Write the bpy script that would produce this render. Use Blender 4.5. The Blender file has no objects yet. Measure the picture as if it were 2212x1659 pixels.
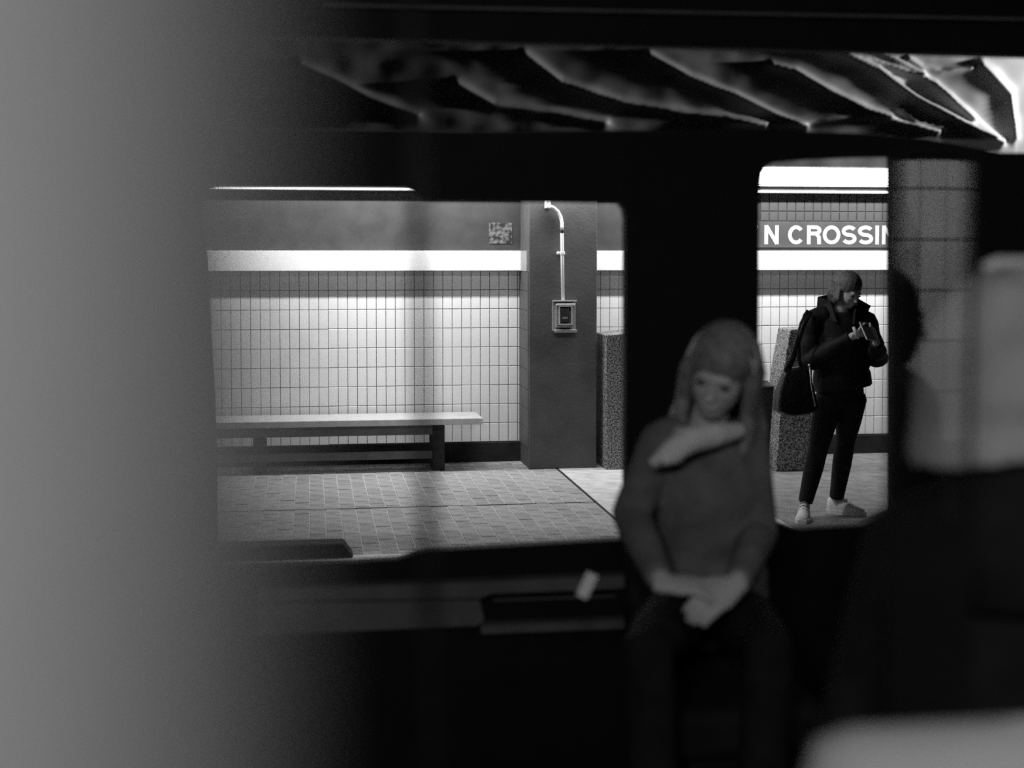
import bpy, bmesh, math, random
from mathutils import Vector, Matrix, Quaternion, noise
random.seed(11)
scene = bpy.context.scene
C = scene.collection

# ------------------------------------------------------------------ camera
W, H, F = 2212.0, 1659.0, 3000.0
PITCH = math.radians(2.5)
PPY = 680.0                       # image row of the principal point
CAMZ = 1.73
cd = bpy.data.cameras.new('camera'); cam = bpy.data.objects.new('camera', cd); C.objects.link(cam)
cam.location = (0, 0, CAMZ)
cam.rotation_euler = (math.pi/2 - PITCH, 0, 0)
cd.sensor_width = 36.0; cd.sensor_fit = 'HORIZONTAL'
cd.lens = F/W*36.0
cd.shift_y = -(H/2 - PPY)/W
cd.clip_start = 0.02; cd.clip_end = 100
cd.dof.use_dof = True; cd.dof.focus_distance = 10.2
cd.dof.aperture_fstop = 1.7
scene.camera = cam

# ------------------------------------------------------------------ world, exposure
wd = bpy.data.worlds.new('world'); scene.world = wd; wd.use_nodes = True
wd.node_tree.nodes['Background'].inputs[0].default_value = (0.0, 0.0, 0.0, 1)
wd.node_tree.nodes['Background'].inputs[1].default_value = 0.0
vs = scene.view_settings
vs.view_transform = 'Standard'; vs.look = 'None'; vs.gamma = 1.0; vs.use_curve_mapping = False
vs.exposure = 0.0
cy = scene.cycles; cy.use_denoising = False;   # the photograph is grainy
cy.sample_clamp_indirect = 1.0; cy.max_bounces = 6; cy.diffuse_bounces = 3; cy.glossy_bounces = 3; cy.transparent_max_bounces = 8; cy.caustics_reflective = False; cy.caustics_refractive = False

# light levels of the lamps (built further down as fixtures)
LE_WALL = 215.0      # tubes washing the far tiled wall
LE_PLAT = 150.0       # tubes above the left part of the far platform
LE_SHEET = 1100.0      # lamp behind the plastic sheeting
LE_REAR = 420.0      # tubes behind the camera on its own platform
LE_COL = 230.0        # added unseen tube brightening the tiled column
LE_TRAIN = 10.0       # added fill light over the train passengers

# ------------------------------------------------------------------ station frame
PSI = math.radians(8.3)
D0 = 11.6
M = Matrix.Translation((0, D0, 0)) @ Matrix.Rotation(PSI, 4, 'Z')   # local x along the wall, y away from the camera, wall face at y = 0
MI = M.inverted()
_fw = Vector((0, math.cos(PITCH), -math.sin(PITCH))); _up = Vector((0, math.sin(PITCH), math.cos(PITCH))); _rt = Vector((1, 0, 0))
_o = MI @ Vector((0, 0, CAMZ))
def ray(px, py):
    return MI.to_3x3() @ (_fw + _rt*((px - W/2)/F) + _up*(-(py - PPY)/F))
def L(px, py, y):
    d = ray(px, py); t = (y - _o.y)/d.y
    return _o + d*t
def Lz(px, py, z=0.0):
    d = ray(px, py); t = (z - _o.z)/d.z
    return _o + d*t
def scale_at(px, y):              # pixels per metre
    return F/((M @ L(px, 680, y)).y)

# ------------------------------------------------------------------ materials
def mat(name, v, rough=0.6, spec=0.3, var=0.0, vscale=8.0, bump=0.0, bscale=60.0, metal=0.0, speck=None, coat=0.0):
    m = bpy.data.materials.new(name); m.use_nodes = True
    nt = m.node_tree; b = nt.nodes['Principled BSDF']
    b.inputs['Base Color'].default_value = (v, v, v, 1)
    b.inputs['Roughness'].default_value = rough
    b.inputs['Specular IOR Level'].default_value = spec
    b.inputs['Metallic'].default_value = metal
    b.inputs['Coat Weight'].default_value = coat
    tc = nt.nodes.new('ShaderNodeTexCoord')
    if var > 0 or speck:
        n = nt.nodes.new('ShaderNodeTexNoise'); n.inputs['Scale'].default_value = vscale
        n.inputs['Detail'].default_value = 4.0
        nt.links.new(tc.outputs['Object'], n.inputs['Vector'])
        r = nt.nodes.new('ShaderNodeValToRGB')
        lo, hi = (v*(1 - var), min(1, v*(1 + var))) if not speck else speck
        r.color_ramp.elements[0].color = (lo, lo, lo, 1); r.color_ramp.elements[1].color = (hi, hi, hi, 1)
        r.color_ramp.elements[0].position = 0.3 if not speck else 0.42
        r.color_ramp.elements[1].position = 0.7 if not speck else 0.6
        nt.links.new(n.outputs['Fac'], r.inputs['Fac']); nt.links.new(r.outputs['Color'], b.inputs['Base Color'])
    if bump > 0:
        n2 = nt.nodes.new('ShaderNodeTexNoise'); n2.inputs['Scale'].default_value = bscale
        nt.links.new(tc.outputs['Object'], n2.inputs['Vector'])
        bp = nt.nodes.new('ShaderNodeBump'); bp.inputs['Strength'].default_value = bump; bp.inputs['Distance'].default_value = 0.01
        nt.links.new(n2.outputs['Fac'], bp.inputs['Height']); nt.links.new(bp.outputs['Normal'], b.inputs['Normal'])
    return m
def emit(name, s):
    m = bpy.data.materials.new(name); m.use_nodes = True
    nt = m.node_tree; nt.nodes.remove(nt.nodes['Principled BSDF'])
    e = nt.nodes.new('ShaderNodeEmission'); e.inputs[0].default_value = (1, 1, 1, 1); e.inputs[1].default_value = s
    nt.links.new(e.outputs[0], nt.nodes['Material Output'].inputs[0])
    return m
def glass(name, fac):
    m = bpy.data.materials.new(name); m.use_nodes = True
    nt = m.node_tree; nt.nodes.remove(nt.nodes['Principled BSDF'])
    t = nt.nodes.new('ShaderNodeBsdfTransparent'); g = nt.nodes.new('ShaderNodeBsdfGlossy'); g.inputs['Roughness'].default_value = 0.0
    mx = nt.nodes.new('ShaderNodeMixShader'); mx.inputs[0].default_value = fac
    nt.links.new(t.outputs[0], mx.inputs[1]); nt.links.new(g.outputs[0], mx.inputs[2])
    nt.links.new(mx.outputs[0], nt.nodes['Material Output'].inputs[0])
    return m
MT = dict(
    tile=mat('glazed_white_tile', 0.72, 0.25, 0.4, 0.05, 6),
    tile_dark=mat('glazed_dark_tile', 0.06, 0.3, 0.4, 0.2, 6),
    grout=mat('grout', 0.16, 0.9, 0.1, 0.3, 30),
    white=mat('white_enamel', 0.82, 0.35, 0.4, 0.03, 5),
    frieze=mat('dark_frieze', 0.035, 0.5, 0.3, 0.2, 7),
    sign=mat('sign_grey', 0.055, 0.4, 0.4, 0.1, 5),
    letter=mat('sign_letter', 0.40, 0.4, 0.3, 0.06, 20),
    base=mat('dark_baseboard', 0.02, 0.6, 0.2, 0.3, 10),
    column=mat('painted_column', 0.075, 0.6, 0.3, 0.18, 5, 0.15, 40),
    brick=mat('floor_brick', 0.30, 0.75, 0.2, 0.25, 12, 0.4, 80),
    brick2=mat('floor_brick_dark', 0.26, 0.75, 0.2, 0.25, 12, 0.4, 80),
    mortar=mat('floor_mortar', 0.42, 0.9, 0.1, 0.2, 20),
    slab_shaded=mat('shaded_concrete_slab', 0.17, 0.7, 0.2, 0.25, 9, 0.3, 50),  # same concrete with the weaker light put into its colour
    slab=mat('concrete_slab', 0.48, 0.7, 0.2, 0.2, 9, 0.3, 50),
    nosing=mat('edge_nosing', 0.75, 0.6, 0.2, 0.1, 20),
    granite=mat('speckled_granite', 0.2, 0.5, 0.3, speck=(0.03, 0.34), vscale=85),
    black=mat('black_paint', 0.008, 0.6, 0.1, 0.2, 8),
    rail=mat('dull_rail', 0.10, 0.6, 0.2, 0.2, 8),
    wood=mat('bench_wood', 0.45, 0.5, 0.3, 0.12, 14),
    rubber=mat('dark_rubber', 0.03, 0.8, 0.1, 0.3, 20),
    sheet=mat('plastic_sheeting', 0.42, 0.45, 0.3, 0.1, 5),
    metal=mat('light_metal', 0.7, 0.3, 0.5, 0.05, 20),
    pipe=mat('white_conduit', 0.85, 0.3, 0.4, 0.03, 20),
    acrylic=mat('box_cover', 0.30, 0.15, 0.6, 0.1, 30),
    alarm=mat('alarm_body', 0.06, 0.3, 0.5, 0.2, 30),
    rim=mat('cover_rim', 0.62, 0.2, 0.6, 0.1, 30),
    soffit=mat('dark_soffit', 0.02, 0.8, 0.1, 0.2, 4),
    housing=mat('lamp_housing', 0.3, 0.5, 0.3, 0.1, 10),
    poster=mat('worn_notice', 0.12, 0.7, 0.2, speck=(0.02, 0.13), vscale=30),
    pillar=mat('near_pillar', 0.26, 0.7, 0.2, 0.06, 10, 0.1, 90),
    pane=glass('window_glass', 0.08),
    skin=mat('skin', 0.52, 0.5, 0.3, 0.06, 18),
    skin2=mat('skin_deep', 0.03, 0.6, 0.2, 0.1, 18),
    hair=mat('light_brown_hair', 0.13, 0.45, 0.5, 0.35, 60, 0.5, 160),
    hair2=mat('black_hair', 0.008, 0.7, 0.2, 0.3, 60, 0.5, 120),
    hair3=mat('fair_hair', 0.22, 0.45, 0.4, 0.35, 50, 0.5, 140),
    jacket=mat('black_quilted_nylon', 0.014, 0.6, 0.15, 0.3, 9, 0.6, 16),
    trousers=mat('dark_leggings', 0.012, 0.7, 0.2, 0.3, 20),
    shirt=mat('dark_jumper', 0.05, 0.8, 0.1, 0.2, 30),
    leather=mat('black_leather', 0.012, 0.35, 0.45, 0.3, 20, 0.4, 50),
    canvas=mat('white_canvas_shoe', 0.72, 0.7, 0.2, 0.1, 30),
    sole=mat('shoe_sole', 0.72, 0.6, 0.2, 0.1, 30),
    lace=mat('shoe_lace', 0.3, 0.8, 0.1, 0.1, 30),
    coat=mat('grey_wool_coat', 0.16, 0.85, 0.1, 0.25, 14, 0.4, 60),
    scarf=mat('pale_scarf', 0.7, 0.85, 0.1, 0.12, 20, 0.5, 60),
    greycoat=mat('charcoal_coat', 0.07, 0.85, 0.1, 0.3, 14),
    darkcoat=mat('dark_coat', 0.015, 0.85, 0.1, 0.3, 14),
    hood=mat('pale_grey_hood', 0.40, 0.9, 0.1, 0.2, 9, 0.4, 50),
    seat=mat('pale_seat_vinyl', 0.55, 0.6, 0.3, 0.06, 8),
    eye=mat('dark_eye', 0.02, 0.3, 0.5, 0.2, 50),
    screen=mat('phone_glass', 0.05, 0.1, 0.6, 0.1, 20),
    card=mat('white_card', 0.75, 0.8, 0.1, 0.05, 20),
    track=mat('trackbed', 0.02, 0.9, 0.1, 0.4, 6),
    chrome=mat('brushed_steel', 0.65, 0.3, 0.5, 0.1, 20, metal=0.8),
)

# ------------------------------------------------------------------ object helpers
def link(name, me, m, parent=None, kind=None, mw=None):
    o = bpy.data.objects.new(name, me); C.objects.link(o)
    if m is not None and me is not None and not me.materials: me.materials.append(m)
    if parent is not None: o.parent = parent
    elif mw is not None: o.matrix_world = mw
    if kind: o['kind'] = kind
    return o
def fin(bm, name='mesh', smooth=False):
    bmesh.ops.recalc_face_normals(bm, faces=bm.faces)
    me = bpy.data.meshes.new(name); bm.to_mesh(me); bm.free()
    if smooth:
        for p in me.polygons: p.use_smooth = True
    return me
def empty(name, p, label=None, cat=None, kind=None, group=None, rot=0.0):
    o = bpy.data.objects.new(name, None); C.objects.link(o)
    o.matrix_world = M @ Matrix.Translation(p) @ Matrix.Rotation(rot, 4, 'Z')
    o.empty_display_size = 0.1
    tag(o, label, cat, kind, group)
    return o
def tag(o, label=None, cat=None, kind=None, group=None):
    if label: o['label'] = label
    if cat: o['category'] = cat
    if kind: o['kind'] = kind
    if group: o['group'] = group
    return o
def box(bm, lo, hi, bev=0.0):
    r = bmesh.ops.create_cube(bm, size=1.0)
    vs_ = r['verts']
    for v in vs_:
        v.co = Vector([lo[i] + (v.co[i] + 0.5)*(hi[i] - lo[i]) for i in range(3)])
    if bev > 0:
        es = list({e for v in vs_ for e in v.link_edges})
        bmesh.ops.bevel(bm, geom=es, offset=bev, segments=2, affect='EDGES', profile=0.5)
def boxmesh(lo, hi, bev=0.0):
    bm = bmesh.new(); box(bm, lo, hi, bev); return fin(bm)
def cyl(bm, a, b, r, n=16, r2=None):
    loft(bm, [Vector(a), Vector(b)], [r, r if r2 is None else r2], n=n)
def loft(bm, pts, rads, side=None, n=16, cap=True):
    pts = [Vector(p) for p in pts]
    rings = []
    prev = None
    for i, p in enumerate(pts):
        t = (pts[min(i + 1, len(pts) - 1)] - pts[max(i - 1, 0)]).normalized()
        if side is not None: s = Vector(side)
        elif prev is None: s = t.orthogonal()
        else: s = prev
        s = (s - t*s.dot(t)).normalized(); prev = s
        f = t.cross(s)
        a, b = rads[i] if isinstance(rads[i], (tuple, list)) else (rads[i], rads[i])
        rings.append([bm.verts.new(p + s*(a*math.cos(2*math.pi*k/n)) + f*(b*math.sin(2*math.pi*k/n))) for k in range(n)])
    for r0, r1 in zip(rings, rings[1:]):
        for k in range(n):
            bm.faces.new((r0[k], r0[(k + 1) % n], r1[(k + 1) % n], r1[k]))
    if cap:
        bm.faces.new(rings[0][::-1]); bm.faces.new(rings[-1])
    return rings
def ball(bm, c, r, mtx=None, u=16, v=10):
    if not isinstance(r, (tuple, list)): r = (r, r, r)
    m4 = Matrix.Translation(c) @ (mtx.to_4x4() if mtx is not None else Matrix.Identity(4)) @ Matrix.Diagonal((*r, 1))
    bmesh.ops.create_uvsphere(bm, u_segments=u, v_segments=v, radius=1.0, matrix=m4)
def remesh(bm, voxel, smooth_it=4, fac=0.5):
    me = fin(bm); o = bpy.data.objects.new('tmp', me); C.objects.link(o)
    r = o.modifiers.new('r', 'REMESH'); r.mode = 'VOXEL'; r.voxel_size = voxel; r.use_smooth_shade = True
    if smooth_it:
        s = o.modifiers.new('s', 'SMOOTH'); s.factor = fac; s.iterations = smooth_it
    dg = bpy.context.evaluated_depsgraph_get()
    out = bpy.data.meshes.new_from_object(o.evaluated_get(dg))
    bpy.data.objects.remove(o); bpy.data.meshes.remove(me)
    for p in out.polygons: p.use_smooth = True
    return out
def panel(name, pts, y, thick, m, parent, origin=Vector((0, 0, 0))):
    """flat panel with thickness whose outline is given where it stands on the plane y"""
    bm = bmesh.new()
    vs0 = [bm.verts.new(L(px, py, y) - origin) for px, py in pts]
    f = bm.faces.new(vs0)
    r = bmesh.ops.extrude_face_region(bm, geom=[f])
    bmesh.ops.translate(bm, vec=(0, thick, 0), verts=[e for e in r['geom'] if isinstance(e, bmesh.types.BMVert)])
    bmesh.ops.triangulate(bm, faces=[f_ for f_ in bm.faces if len(f_.verts) > 4])
    return link(name, fin(bm), m, parent)
def structure(name, label=None):
    o = empty(name, (0, 0, 0), kind='structure'); 
    if label: o['label'] = label
    return o

# ================================================================== FAR PLATFORM: wall
TW, TH = 0.0785, 0.159
Z_BASE = 0.162
Z_BAND0 = Z_BASE + 9*TH            # underside of the white band
XL, XR = -6.5, 6.5
wall = structure('wall_back', 'white tiled platform wall with dark grout lines')
link('backing', boxmesh((XL, 0.004, -0.05), (XR, 0.25, 3.0)), MT['grout'], wall)
# tiles: gathered, the ones that show largest become parts
def tile_mesh(w, h, d, g=0.0045):
    bm = bmesh.new(); box(bm, (g/2, -d, g/2), (w - g/2, 0.006, h - g/2))
    fr = [f for f in bm.faces if f.normal.y < -0.5]
    bmesh.ops.bevel(bm, geom=[e for f in fr for e in f.edges], offset=0.003, segments=1, affect='EDGES')
    return fin(bm)
tmesh = tile_mesh(TW, TH, 0.008); tmesh.materials.append(MT['tile'])
PIL_L = L(1143, 800, -0.5).x; PIL_R = L(1289, 800, -0.5).x
slots = []
x_off = L(1118, 800, 0).x          # a vertical joint at the corner of the pilaster
for i in range(-60, 60):
    x = x_off + i*TW
    pxm = x
    for r in range(9):
        slots.append((x, Z_BASE + r*TH, r, i))
def col_px(x, z=1.0):
    p = M @ Vector((x, 0, z)); return W/2 + F*p.x/p.y
want = []
for x, z, r, i in slots:
    if x < XL + 0.1 or x > XR - 0.1: continue
    px = col_px(x + TW/2)
    if 640 < px < 1120 or 1655 < px < 1930:
        if r == 8 and px < 1600: pri = 1
        else: pri = 0
        if 700 < px: pri -= 1
        want.append((pri, -px if px > 1600 else px*-0.5, x, z))
want.sort()
single = set((w[2], w[3]) for w in want[:300])
bmr = bmesh.new()
for x, z, r, i in slots:
    if x < XL + 0.1 or x > XR - 0.1: continue
    if (x, z) in single:
        o = link('tile', tmesh, None, wall); o.location = (x, random.uniform(-0.0008, 0.0008), z)
        o.rotation_euler = (random.uniform(-.004, .004), 0, random.uniform(-.006, .006))
    else:
        g = 0.0045
        box(bmr, (x + g/2, -0.008, z + g/2), (x + TW - g/2, 0.006, z + TH - g/2))
link('tile_field', fin(bmr), MT['tile'], wall, 'stuff')
# baseboard
link('baseboard_back', boxmesh((XL, -0.03, -0.02), (XR, 0.004, Z_BASE - 0.003), 0.004), MT['base'], None, 'structure', M)
# white band, frieze, upper strips (positions read along the wall)
zb0 = Z_BAND0; zb1 = L(1000, 541.5, -0.1).z
t1 = structure('trim_1', 'white enamel band running along the wall above the tiles')
link('band_face', boxmesh((XL, -0.125, zb0), (XR, 0.0, zb1), 0.004), MT['white'], t1)
zf1 = L(1790, 418.5, -0.02).z
t2 = structure('trim_2', 'dark frieze between the two white bands')
link('frieze_backing', boxmesh((XL, -0.004, zb1), (XR, 0.003, zf1)), MT['frieze'], t2)
zs0 = L(1790, 535, -0.02).z; zs1 = L(1790, 478.5, -0.02).z
dmesh = tile_mesh(TW, L(1790, 418.5, -0.02).z - L(1790, 457, -0.02).z, 0.008, 0.007); dmesh.materials.append(MT['tile_dark'])
zq = L(1790, 457, -0.02).z
dmesh2 = tile_mesh(TW, zq - zs1, 0.008, 0.007); dmesh2.materials.append(MT['tile_dark'])
for k in range(18):
    x = L(1642, 450, 0).x + k*TW
    for me_, z in ((dmesh, zq), (dmesh2, zs1)):
        o = link('tile', me_, None, t2); o.location = (x, -0.004, z)
t3 = structure('trim_3', 'white enamel strips above the frieze')
link('lower_strip', boxmesh((XL, -0.13, zf1), (XR, 0.0, L(1790, 412, -0.13).z), 0.003), MT['white'], t3)
link('groove', boxmesh((XL, -0.09, L(1790, 412, -0.09).z), (XR, 0.0, L(1790, 403.5, -0.09).z)), MT['frieze'], t3)
zu0 = L(1790, 403, -0.13).z; zu1 = L(1790, 362, -0.13).z
link('bead', boxmesh((XL, -0.13, zu0), (XR, 0.0, L(1790, 400.6, -0.13).z)), MT['white'], t3)
link('upper_strip', boxmesh((XL, -0.125, L(1790, 399.5, -0.13).z), (XR, 0.0, zu1), 0.003), MT['white'], t3)

# pilaster with a plain painted front and tiled left return
pil = structure('wall_pilaster', 'plain dark painted pilaster projecting from the tiled wall')
PB = -0.5
link('front_face', boxmesh((PIL_L, PB, 0), (PIL_R, -0.035, 2.75), 0.006), MT['column'], pil)
retm = bmesh.new()
for r in range(9):
    for k in range(5):
        y0 = PB + 0.03 + k*0.0925
        box(retm, (PIL_L - 0.006, y0 + 0.002, Z_BASE + r*TH + 0.002), (PIL_L + 0.001, y0 + 0.0905, Z_BASE + (r + 1)*TH - 0.002))
link('return_tiles', fin(retm), MT['column'], pil, 'stuff')  # wall tiles in a dark colour: shade of the return painted in
link('return_band', boxmesh((PIL_L - 0.012, PB + 0.06, zb0), (PIL_L + 0.001, -0.106, zb1)), MT['housing'], pil)  # white band greyed, the shade put into its colour

# worn notice on the frieze
n0 = L(1056, 526, -0.008); n1 = L(1106, 481, -0.008)
no = link('notice', boxmesh((0, -0.006, 0), (n1.x - n0.x, 0.002, n1.z - n0.z)), MT['poster'], None, None, M @ Matrix.Translation((n0.x, -0.006, n0.z)))
tag(no, 'small worn dark notice stuck on the frieze left of the pilaster', 'notice')

# ------------------------------------------------------------------ station name sign
def arc(cx, cy, rx, ry, a0, a1, n=22):
    return [(cx + rx*math.cos(math.radians(a0 + (a1 - a0)*k/n)), cy + ry*math.sin(math.radians(a0 + (a1 - a0)*k/n))) for k in range(n + 1)]
def glyph(ch, w, h, s):
    """strokes (centre lines) of a bold grotesque capital in a w x h box, stroke s"""
    q = s/2; l, r, b, t = q, w - q, q, h - q; m = h/2
    if ch == 'I': return [[(w/2, 0), (w/2, h)]]
    if ch == 'N': return [[(l, 0), (l, h)], [(r, 0), (r, h)], [(l, h - q*.3), (r, q*.3)]]
    if ch == 'O': return [arc(w/2, m, w/2 - q, h/2 - q, 0, 360, 40)]
    if ch == 'C': return [arc(w/2, m, w/2 - q, h/2 - q, 38, 322, 36)]
    if ch == 'G': return [arc(w/2, m, w/2 - q, h/2 - q, 40, 330, 36), [(w*.55, m - q*.2), (r, m - q*.2), (r, 0)]]
    if ch == 'D': return [[(l, 0), (l, h)], [(0, t), (w*.45, t)] + arc(w*.45, m, r - w*.45, h/2 - q, 90, -90, 20) + [(0, b)]]
    if ch == 'T': return [[(0, t), (w, t)], [(w/2, 0), (w/2, h)]]
    if ch == 'W': return [[(q*.9, h), (w*.28, q*.2), (w/2, h), (w*.72, q*.2), (w - q*.9, h)]]
    if ch == 'R':
        k = h*.47 + q
        return [[(l, 0), (l, h)], [(0, t), (w*.58, t)] + arc(w*.58, (t + k)/2, r - w*.58, (t - k)/2, 90, -90, 16) + [(0, k)],
                [(w*.6, k), (r - q*.35, k - s*.9), (r - q*.2, 0)]]
    if ch == 'S':
        ry = (h - s)/4; rx = w/2 - q
        return [arc(w/2, t - ry, rx, ry, 25, 255, 24) + [(w/2, m)] + arc(w/2, b + ry, rx, ry, 75, -155, 24)]
    return []
def stroke(bm, path, s, d):
    P_ = [Vector((p[0], p[1])) for p in path]
    closed = (P_[0] - P_[-1]).length < 1e-5
    if closed: P_ = P_[:-1]
    n = len(P_); prs = []
    for i in range(n):
        if closed: a, b = P_[i - 1], P_[(i + 1) % n]
        else: a, b = P_[max(i - 1, 0)], P_[min(i + 1, n - 1)]
        e0 = (P_[i] - a); e1 = (b - P_[i])
        t = ((e0.normalized() if e0.length > 1e-7 else Vector((0, 0))) + (e1.normalized() if e1.length > 1e-7 else Vector((0, 0)))).normalized()
        nn = Vector((-t.y, t.x)); k = 1.0
        if e0.length > 1e-7 and e1.length > 1e-7:
            k = 1/max(0.45, abs(t.dot(e1.normalized())))
        nn = nn*(s/2*k)
        prs.append((P_[i] + nn, P_[i] - nn))
    q = [[bm.verts.new((c.x, y, c.y)) for y in (0, -d) for c in pr] for pr in prs]
    idx = list(range(n)) + ([0] if closed else [])
    for a, b in zip(idx, idx[1:]):
        A, B = q[a], q[b]
        for i0, i1 in ((0, 1), (2, 3), (0, 2), (1, 3)):
            bm.faces.new((A[i0], A[i1], B[i1], B[i0]))
    if not closed:
        for e in (q[0], q[-1]): bm.faces.new((e[0], e[1], e[3], e[2]))
sign_o = L(1640, 535, -0.008)
sx0 = L(1352, 500, -0.008).x; sx1 = L(1990, 500, -0.008).x
sign = empty('station_name_sign', (sx0, -0.008, zs0), 'grey station name sign reading DOWNTOWN CROSSING in pale capitals', 'sign')
link('sign_panel', boxmesh((0, -0.012, 0.002), (sx1 - sx0, 0.006, zs1 - zs0 - 0.002), 0.002), MT['sign'], sign)
boxes = {}
cw = [('N', 1651, 1682), ('C', 1702, 1737), ('R', 1743, 1774), ('O', 1777, 1815), ('S', 1818, 1850), ('S', 1853, 1886), ('I', 1890, 1899), ('N', 1905, 1937), ('G', 1942, 1977)]
back = [('D', 1366, 1397), ('O', 1400, 1437), ('W', 1440, 1487), ('N', 1490, 1521), ('T', 1525, 1553), ('O', 1556, 1592), ('W', 1592, 1636)]
hz0 = L(1790, 528, -0.02).z; hz1 = L(1790, 487, -0.02).z
for ch, a, b in back + cw:
    xa, xb = L(a, 508, -0.02).x, L(b, 508, -0.02).x
    bm = bmesh.new(); s = 0.033
    for q, st in enumerate(glyph(ch, xb - xa, hz1 - hz0, s)): stroke(bm, st, s, 0.004 + .0006*q)
    o = link('letter', fin(bm), MT['letter'], sign); o.location = (xa - sx0, -0.0115, hz0 - zs0)

# ================================================================== FAR PLATFORM: floor
Y_EDGE = Lz(800, 1209).y
floor = structure('floor', 'platform floor of brick pavers and pale concrete slabs')
link('platform_bed', boxmesh((-7, Y_EDGE, -1.0), (7, 0.2, -0.0035)), MT['mortar'], floor)
j0 = Lz(1190, 1012); j1 = Lz(1340, 1116); XJ = (j0.x + j1.x)/2
BW, BL, BG = 0.1035, 0.205, 0.008
bms = []
for k in range(3):
    me = boxmesh((BG/2, BG/2, -0.012), (BW - BG/2, BL - BG/2, 0), 0.002); me.materials.append(MT['brick' if k < 2 else 'brick2']); bms.append(me)
cells = []
ncol = 40
for i in range(ncol):
    x = XJ - 0.012 - (i + 1)*BW
    off = (i % 2)*BL/2
    y = Y_EDGE + 0.135 + off
    while y + BL < -0.03:
        cells.append((x, y)); y += BL
def px_of(x, y, z=0.0):
    p = M @ Vector((x, y, z)); d = p - Vector((0, 0, CAMZ))
    fz = d.dot(_fw); return W/2 + F*d.dot(_rt)/fz, PPY - F*d.dot(_up)/fz
vis = [c for c in cells if 640 < px_of(c[0] + .05, c[1] + .1)[0] < 1350]
vis.sort(key=lambda c: c[1])
sing = set(vis[:300])
bmr = bmesh.new()
for c in cells:
    if c in sing:
        o = link('brick', random.choice(bms), None, floor); o.location = (c[0], c[1], random.uniform(-0.002, 0.001))
        o.rotation_euler = (random.uniform(-.006, .006), random.uniform(-.01, .01), 0)
    else: box(bmr, (c[0] + BG/2, c[1] + BG/2, -0.012), (c[0] + BW - BG/2, c[1] + BL - BG/2, random.uniform(-.002, .001)))
link('brick_field', fin(bmr), MT['brick'], floor, 'stuff')
sy = Y_EDGE + 0.135; k = 0
while sy < -0.05:
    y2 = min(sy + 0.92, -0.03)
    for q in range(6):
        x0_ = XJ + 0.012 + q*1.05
        o = link('concrete_slab', boxmesh((0, 0, -0.05), (1.044, y2 - sy - 0.006, 0), 0.003), MT['slab' if q == 0 else 'slab_shaded'], floor)  # slabs past the first column carry dim light in their colour
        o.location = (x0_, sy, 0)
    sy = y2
link('joint_strip', boxmesh((XJ - .009, Y_EDGE + .13, -.02), (XJ + .009, -.03, -.0005)), MT['base'], floor)
yj = Lz(1000, 1092).y
link('joint_strip', boxmesh((XJ - 4.0, yj - .006, -.02), (XJ - .009, yj + .006, .0015)), MT['rubber'], floor)
link('edge_nosing', boxmesh((-7, Y_EDGE - 0.01, -0.06), (7, Y_EDGE + 0.13, 0.002), 0.004), MT['nosing'], floor)
link('trackbed', boxmesh((-9, -15, -1.3), (9, Y_EDGE, -1.1)), MT['track'], None, 'structure', M)

# ================================================================== lamps of the far platform
def area(parent, loc, direction, sx, sy, radiance, shape='RECTANGLE'):
    ld = bpy.data.lights.new('lamp_light', 'AREA'); ld.shape = shape; ld.size = sx
    ar = sx*sy
    if shape == 'RECTANGLE': ld.size_y = sy
    else: ar = math.pi*sx*sx/4
    ld.energy = radiance*math.pi*ar
    lo = bpy.data.objects.new('lamp_light', ld); C.objects.link(lo); lo.parent = parent
    z = -Vector(direction).normalized(); x = Vector((1, 0, 0)); x = (x - z*x.dot(z)).normalized() if abs(z.x) < .9 else Vector((0, 1, 0))
    yv = z.cross(x)
    lo.matrix_local = Matrix.Translation(loc) @ Matrix((x, yv, z)).transposed().to_4x4()
    return lo
TUBE_GLOW = emit('tube_glow', 2.0); TUBE_GLOW.cycles.emission_sampling = 'NONE'
def tube_lamp(name, x0, x1, y, z, le, label, lip=0.06, aim=(0, 0, -1)):
    e = empty(name, (x0, y, z), label, 'lamp')
    n = max(1, int(round((x1 - x0)/1.25))); w = (x1 - x0)/n
    link('housing', boxmesh((0, -0.07, 0.03), (x1 - x0, 0.07, 0.09), 0.004), MT['housing'], e)
    if lip: link('front_lip', boxmesh((0, -0.085, -lip), (x1 - x0, -0.075, 0.09)), MT['housing'], e)
    for k in range(n):
        bm = bmesh.new(); loft(bm, [(k*w + 0.03, 0, 0), ((k + 1)*w - 0.03, 0, 0)], [0.02, 0.02], n=10)
        link('tube', fin(bm, smooth=True), TUBE_GLOW, e)
    area(e, Vector(((x1 - x0)/2, 0, 0)) + Vector(aim).normalized()*.026, aim, x1 - x0, .05, le*.8)
    return e
tube_lamp('wall_wash_lamp', -5.5, 5.5, -0.66, 2.62, LE_WALL, 'long fluorescent fitting washing the tiled wall from above', lip=0.12, aim=(0, .75, -1))
tube_lamp('platform_lamp', -1.1, 0.7, -3.0, 2.75, LE_PLAT, 'fluorescent fitting above the brick pavers of the platform', lip=0)
link('ceiling', boxmesh((-7, Y_EDGE - 0.4, 2.86), (7, 0.25, 3.0)), MT['soffit'], None, 'structure', M)

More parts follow.
